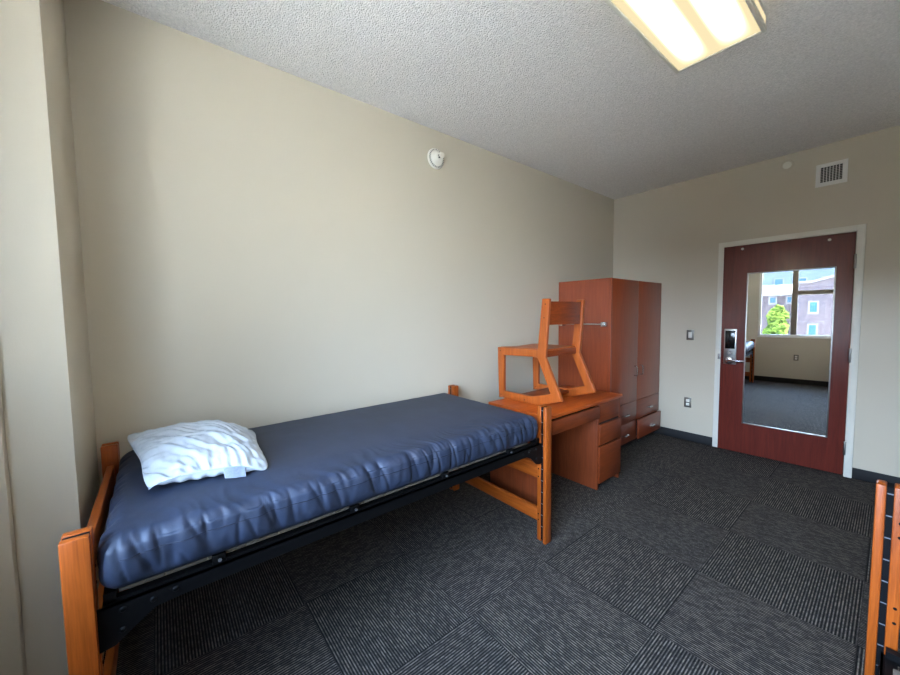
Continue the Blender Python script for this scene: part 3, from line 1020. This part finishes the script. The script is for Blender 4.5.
# ================================================================== WARDROBE
WX0, WX1, WYF, WYB, WH = 3.535, 4.755, 1.822, 2.409, 1.853
ward = thing('wardrobe', ((WX0 + WX1) / 2, (WYF + WYB) / 2, 0), 'tall reddish brown wardrobe standing in the far corner', 'wardrobe')
m = MB()
m.box(WX0, WX0 + 0.02, WYF, WYB, 0.0, WH - 0.02)
m.box(WX1 - 0.02, WX1, WYF, WYB, 0.074, WH - 0.02)
m.box(WX1 - 0.02, WX1, WYF + 0.064, WYB, 0.0, 0.074)
m.box(WX0, WX1, WYF, WYB, WH - 0.02, WH, bev=0.001)
m.box(WX0 + 0.02, WX1 - 0.02, WYB - 0.012, WYB, 0.06, WH - 0.02)
m.box(WX0 + 0.02, WX1 - 0.02, WYF + 0.002, WYB - 0.012, 0.500, 0.518)
m.box(WX0 + 0.02, WX1 - 0.02, WYF + 0.002, WYB - 0.012, 0.07, 0.085)
m.build('carcass', MT['wardz'], ward)
m = MB(); m.box(WX0 + 0.02, WX1, WYF + 0.05, WYF + 0.062, 0, 0.072)
m.build('toe_kick', MT['base'], ward)
m = MB(); m.box(WX0, WX0 + 0.028, WYF - 0.022, WYF - 0.0005, 0.078, WH, bev=0.002)
m.build('face_strip', MT['wardz'], ward)
XM = 4.150
def pull(p0, p1, out, parent):
    p0, p1, out = Vector(p0), Vector(p1), Vector(out)
    d = (p1 - p0)
    pts = [p0, p0 + out * 0.75, p0 + out + d * 0.1, p0 + out + d * 0.5, p1 + out - d * 0.1, p1 + out * 0.75, p1]
    m = MB(); m.tube(pts, 0.0062, 10)
    m.build('handle', MT['chrome'], parent)
yf = WYF - 0.0005
for xa, xb, hx in ((WX0 + 0.030, XM - 0.0015, XM - 0.075), (XM + 0.0015, WX1 - 0.002, XM + 0.060)):
    dr = front(xa, xb, 0.5195, WH - 0.002, yf, 'wardrobe_door', MT['wardz'], ward, 0.02)
    pull((hx, yf - 0.02, 0.808), (hx, yf - 0.02, 0.912), (0, -0.032, 0), dr)
for xa, xb in ((WX0 + 0.030, XM - 0.0015), (XM + 0.0015, WX1 - 0.002)):
    for za, zb in ((0.299, 0.5165), (0.080, 0.296)):
        out = 0.026 if (xa > 4.0 and za < 0.2) else 0.0
        dw = front(xa, xb, za, zb, yf - out, 'wardrobe_drawer', MT['wardx'], ward, 0.02)
        if out:
            dw['label'] = 'lower right drawer standing slightly open'
            m = MB(); m.box(xa + 0.02, xb - 0.02, yf - out, WYB - 0.05, za + 0.03, zb - 0.03)
            m.build('drawer_box', MT['dark'], dw)
        xc, zc = (xa + xb) / 2 + 0.01, (za + zb) / 2 - 0.01
        pull((xc - 0.05, yf - out - 0.02, zc), (xc + 0.05, yf - out - 0.02, zc), (0, -0.03, 0), dw)
# towel bar on the side panel
bz = 1.388
m = MB(); m.tube([(WX0 - 0.05, 1.845, bz), (WX0 - 0.05, 2.345, bz)], 0.008, 14)
tb = m.build('towel_bar', MT['chrome'], ward)
for yc in (1.852, 2.338):
    m = MB()
    m.box(WX0 - 0.068, WX0 - 0.0003, yc - 0.022, yc + 0.022, bz - 0.024, bz + 0.024, bev=0.006)
    m.build('bracket', MT['chrome'], tb)

# ================================================================== CEILING AND WALL FITTINGS
LX0, LX1, LYa, LYb = 1.220, 2.440, 0.466, 0.872
XFORM = Matrix.Translation((2.44, 0.872, 0)) @ Matrix.Rotation(math.radians(-0.8), 4, 'Z') @ Matrix.Translation((-2.44, -0.872, 0))
lz0, lz1 = H - 0.100, H
lt = thing('ceiling_light', ((LX0 + LX1) / 2, (LYa + LYb) / 2, lz0), 'lit rectangular fluorescent light fixture on the ceiling', 'ceiling light')
m = MB(); m.box(LX0 + 0.004, LX1 - 0.004, LYa + 0.004, LYb - 0.004, lz0 + 0.006, lz0 + 0.070)
m.build('lens', MT['lens'], lt, smooth=False)
m = MB()
fr_ = 0.018
for a in ((LX0, LX1, LYa, LYa + fr_), (LX0, LX1, LYb - fr_, LYb), (LX0, LX0 + fr_, LYa + fr_, LYb - fr_), (LX1 - fr_, LX1, LYa + fr_, LYb - fr_)):
    m.box(*a, lz0, lz0 + 0.026, bev=0.003)
m.build('lens_frame', MT['frame_paint'], lt)
m = MB(); m.box(LX0 + 0.005, LX1 - 0.005, LYa + 0.005, LYb - 0.005, lz0 + 0.072, H - 0.0003, bev=0.002)
m.build('housing', MT['white'], lt)
XFORM = None

# horn detector on the left wall
SC = (1.818, YL, 2.766)
det = thing('smoke_detector', SC, 'white cone shaped detector high on the beige bed wall', 'smoke detector')
m = MB(); m.lathe([(0.0, 0.0), (0.078, 0.0), (0.080, 0.004), (0.079, 0.014), (0.074, 0.019), (0.061, 0.020), (0.057, 0.024), (0.047, 0.042), (0.031, 0.058), (0.022, 0.062), (0.0, 0.062)], SC, (0, -1, 0), 40)
m.build('base', MT['white_plastic'], det)
m = MB(); m.lathe([(0.010, 0.060), (0.0175, 0.061), (0.0175, 0.086), (0.0, 0.086)], SC, (0, -1, 0), 28)
m.build('sensor_cage', MT['dark'], det)
m = MB()
m.lathe([(0.0, 0.082), (0.022, 0.083), (0.023, 0.090), (0.019, 0.099), (0.0, 0.101)], SC, (0, -1, 0), 28)
for k in range(6):
    a = k * math.pi / 3 + 0.3
    m.cyl((SC[0] + 0.0195 * math.cos(a), YL - 0.060, SC[2] + 0.0195 * math.sin(a)), (SC[0] + 0.0195 * math.cos(a), YL - 0.086, SC[2] + 0.0195 * math.sin(a)), 0.0034, seg=8)
m.build('cap', MT['white_plastic'], det)
for k in range(28):
    m = MB()
    a = 2 * math.pi * k / 28
    c = Vector((SC[0] + 0.0675 * math.cos(a), YL - 0.0196, SC[2] + 0.0675 * math.sin(a)))
    rm = Matrix.Rotation(-a, 3, 'Y')
    m.box(c.x - 0.006, c.x + 0.006, c.y - 0.0012, c.y + 0.001, c.z - 0.0022, c.z + 0.0022, rot=rm, piv=c)
    m.build('vent_slot', MT['dark'], det)

# concealed sprinkler plate
sp_ = thing('sprinkler_cover', (XF, 0.718, 2.893), 'small round white cover plate beside the vent above the door', 'sprinkler cover')
m = MB(); m.lathe([(0.0, 0.0), (0.048, 0.0), (0.048, 0.004), (0.044, 0.007), (0.036, 0.007), (0.036, 0.003), (0.0, 0.003)], (XF, 0.718, 2.893), (-1, 0, 0), 32)
m.build('ring', MT['wall'], sp_)
m = MB(); m.lathe([(0.0, 0.0095), (0.030, 0.0095), (0.033, 0.0075), (0.033, 0.003)], (XF, 0.718, 2.893), (-1, 0, 0), 28)
m.build('cap', MT['frame_paint'], sp_)

# supply air vent
vy0, vy1, vz0, vz1 = 0.320, 0.519, 2.625, 2.824
iy0, iy1, iz0, iz1 = 0.352, 0.488, 2.660, 2.792
vent = thing('air_vent', (XF, (vy0 + vy1) / 2, vz0), 'square white air vent grille on the wall above the door', 'vent')
m = MB()
for a in ((vy0, iy0, vz0, vz1), (iy1, vy1, vz0, vz1), (iy0, iy1, vz0, iz0), (iy0, iy1, iz1, vz1)):
    m.box(XF - 0.012, XF - 0.0002, *a, bev=0.002)
m.build('vent_frame', MT['white'], vent)
m = MB(); m.box(XF - 0.0025, XF - 0.0004, iy0, iy1, iz0, iz1)  # flat black sheet on the wall, painted shade of the duct
m.build('duct_shade_sheet', MT['dark'], vent)
for k in range(1, 7):
    y = iy0 + (iy1 - iy0) * k / 7
    m = MB(); m.box(XF - 0.010, XF - 0.003, y - 0.0022, y + 0.0022, iz0, iz1)
    m.build('blade', MT['white'], vent)
for k in range(1, 9):
    z = iz0 + (iz1 - iz0) * k / 9
    m = MB(); m.box(XF - 0.0045, XF - 0.0026, iy0, iy1, z - 0.0012, z + 0.0012)
    m.build('cross_bar', MT['frame_paint'], vent)

# switch and outlets
def plate(name, pos, nrm, label, cat, kind, group=None):
    x, y, z = pos
    t = thing(name, pos, label, cat, group)
    s = nrm
    m = MB(); m.box(min(x, x + s * 0.007), max(x, x + s * 0.007), y - 0.037, y + 0.037, z - 0.058, z + 0.058, bev=0.003)
    m.build('cover_plate', MT['plate'], t)
    if kind == 'switch':
        m = MB(); m.box(min(x + s * 0.006, x + s * 0.011), max(x + s * 0.006, x + s * 0.011), y - 0.017, y + 0.017, z - 0.034, z + 0.034, bev=0.002)
        m.build('rocker', MT['white_plastic'], t)
    else:
        for dz in (-0.021, 0.021):
            m = MB(); m.box(min(x + s * 0.006, x + s * 0.0095), max(x + s * 0.006, x + s * 0.0095), y - 0.017, y + 0.017, z + dz - 0.015, z + dz + 0.015, bev=0.002)
            r = m.build('socket', MT['white_plastic'], t)
            for dy in (-0.006, 0.006):
                m = MB()
                m.box(min(x + s * 0.009, x + s * 0.0099), max(x + s * 0.009, x + s * 0.0099), y + dy - 0.0011, y + dy + 0.0011, z + dz - 0.002, z + dz + 0.007)
                m.build('socket_slot', MT['dark'], r)
    return t
plate('light_switch', (XF, 1.487, 1.237), -1, 'metal plated light switch on the wall left of the door', 'light switch', 'switch')
plate('power_outlet', (XF, 1.492, 0.450), -1, 'metal plated outlet low on the wall left of the door', 'outlet', 'outlet')
plate('power_outlet', (XB, 0.765, 0.530), 1, 'metal plated outlet under the window, seen in the mirror', 'outlet', 'outlet')

# ================================================================== OUTSIDE (seen in the mirror through the window)
GZ = -5.0
struct(quick([(-60, -0.9, -30, 40, GZ - 0.2, GZ)], 'ground', MT['grass']), 'pale paving outside the window', 'ground')
def windows(parent, x, lst, mat):
    for ya, yb, za, zb in lst:
        m = MB(); m.box(x - 0.02, x + 0.05, ya - 0.08, yb + 0.08, za - 0.12, zb + 0.08)
        w = m.build('window', MT['roofwhite'], parent)
        m = MB(); m.box(x + 0.03, x + 0.06, ya, yb, za, zb)
        m.build('pane', mat, w)
b1 = thing('brick_building', (-24, -3.7, GZ), 'tan brick building with sloped roofline seen through the mirrored window', 'building')
pts = [(-9.0, GZ), (1.56, GZ), (1.56, 3.09), (0.97, 3.09), (-1.1, 3.70), (-3.2, 3.09), (-9.0, 3.09)]
m = MB(); m.prism(pts, [list(range(7))], -26.0, -22.0, axis='x')
m.build('wall', MT['brick'], b1)
m = MB()
m.prism([(0.95, 3.09), (-1.1, 3.69), (-1.1, 3.83), (0.95, 3.22)], [(0, 1, 2, 3)], -26.1, -21.9, axis='x')
m.prism([(-3.2, 3.09), (-3.2, 3.22), (-1.1, 3.83), (-1.1, 3.69)], [(0, 1, 2, 3)], -26.1, -21.9, axis='x')
m.box(-26.1, -21.9, 0.93, 1.62, 3.09, 3.22)
m.box(-26.1, -21.9, -9.1, -3.2, 3.09, 3.22)
m.build('roof_edge', MT['roofwhite'], b1)
windows(b1, -22.0, [(ya, ya + 0.31, za, za + 0.60) for ya in (0.66, -0.75, -2.15, -3.55) for za in (1.30, -0.10)], MT['teal'])
b2 = thing('gabled_building', (-26, 4.2, GZ), 'building with a pale sunlit roof behind the tree in the mirror', 'building')
m = MB(); m.box(-28, -24, 1.70, 6.6, GZ, 2.45)
m.build('wall', MT['brick'], b2)
m = MB(); m.prism([(-23.7, 2.52), (-26.0, 3.25), (-28.3, 2.52), (-28.3, 2.42), (-23.7, 2.42)], [(0, 1, 2, 3, 4)], 1.68, 7.0, axis='y')
m.build('roof', MT['roofwhite'], b2)
windows(b2, -24.0, [(2.69, 2.98, 1.95, 2.30), (1.90, 2.10, 1.95, 2.30), (4.1, 4.5, 1.7, 2.3)], MT['teal'])
b3 = thing('grey_building', (-36, 5.5, GZ), 'blue grey building with teal windows farthest behind in the mirror', 'building')
m = MB(); m.box(-38, -34, -6, 9.5, GZ, 6.2)
m.build('wall', MT['siding'], b3)
windows(b3, -34.0, [(2.94, 3.47, 3.58, 4.15), (1.48, 1.99, 3.62, 4.10), (0.0, 0.5, 3.62, 4.10)], MT['teal'])

def make_tree(x, y, top, rad, label):
    t = thing('tree', (x, y, GZ), label, 'tree')
    m = MB()
    m.tube([(x, y, GZ), (x + 0.05, y, GZ + 1.5), (x, y + 0.03, GZ + 3.2), (x, y, top - 1.2)], 0.12, 10)
    for k in range(5):
        a = k * 1.3
        m.tube([(x, y, GZ + 2.6 + 0.3 * k), (x + 0.5 * math.cos(a), y + 0.3 * math.sin(a), GZ + 3.6 + 0.3 * k)], 0.045, 8)
    m.build('trunk', MT['bark'], t)
    bm_ = bmesh.new()
    rnd = random.Random(3)
    for k in range(150):
        h = rnd.random()
        z = GZ + 2.3 + (top - 0.25 - GZ - 2.3) * h
        w = rad * (1.0 - 0.75 * max(0, h - 0.35) / 0.65)
        a = rnd.random() * 6.28
        q = math.sqrt(rnd.random())
        c = Vector((x + w * q * math.cos(a), y + w * q * math.sin(a), z))
        b = bmesh.new()
        bmesh.ops.create_icosphere(b, subdivisions=3, radius=0.12 + 0.09 * rnd.random())
        for v in b.verts:
            d = v.co.normalized()
            v.co += d * 0.10 * noise.noise(v.co * 11 + c * 3) + d * 0.07 * noise.noise(v.co * 31 + c)
            v.co += c
        me = bpy.data.meshes.new('tmp'); b.to_mesh(me); b.free(); bm_.from_mesh(me); bpy.data.meshes.remove(me)
    m = MB(); m._merge(bm_)
    m.build('foliage', MT['leaf'], t, smooth=False)
make_tree(-12.2, 1.82, 1.90, 0.55, 'bright green tree outside the window, seen in the mirror')
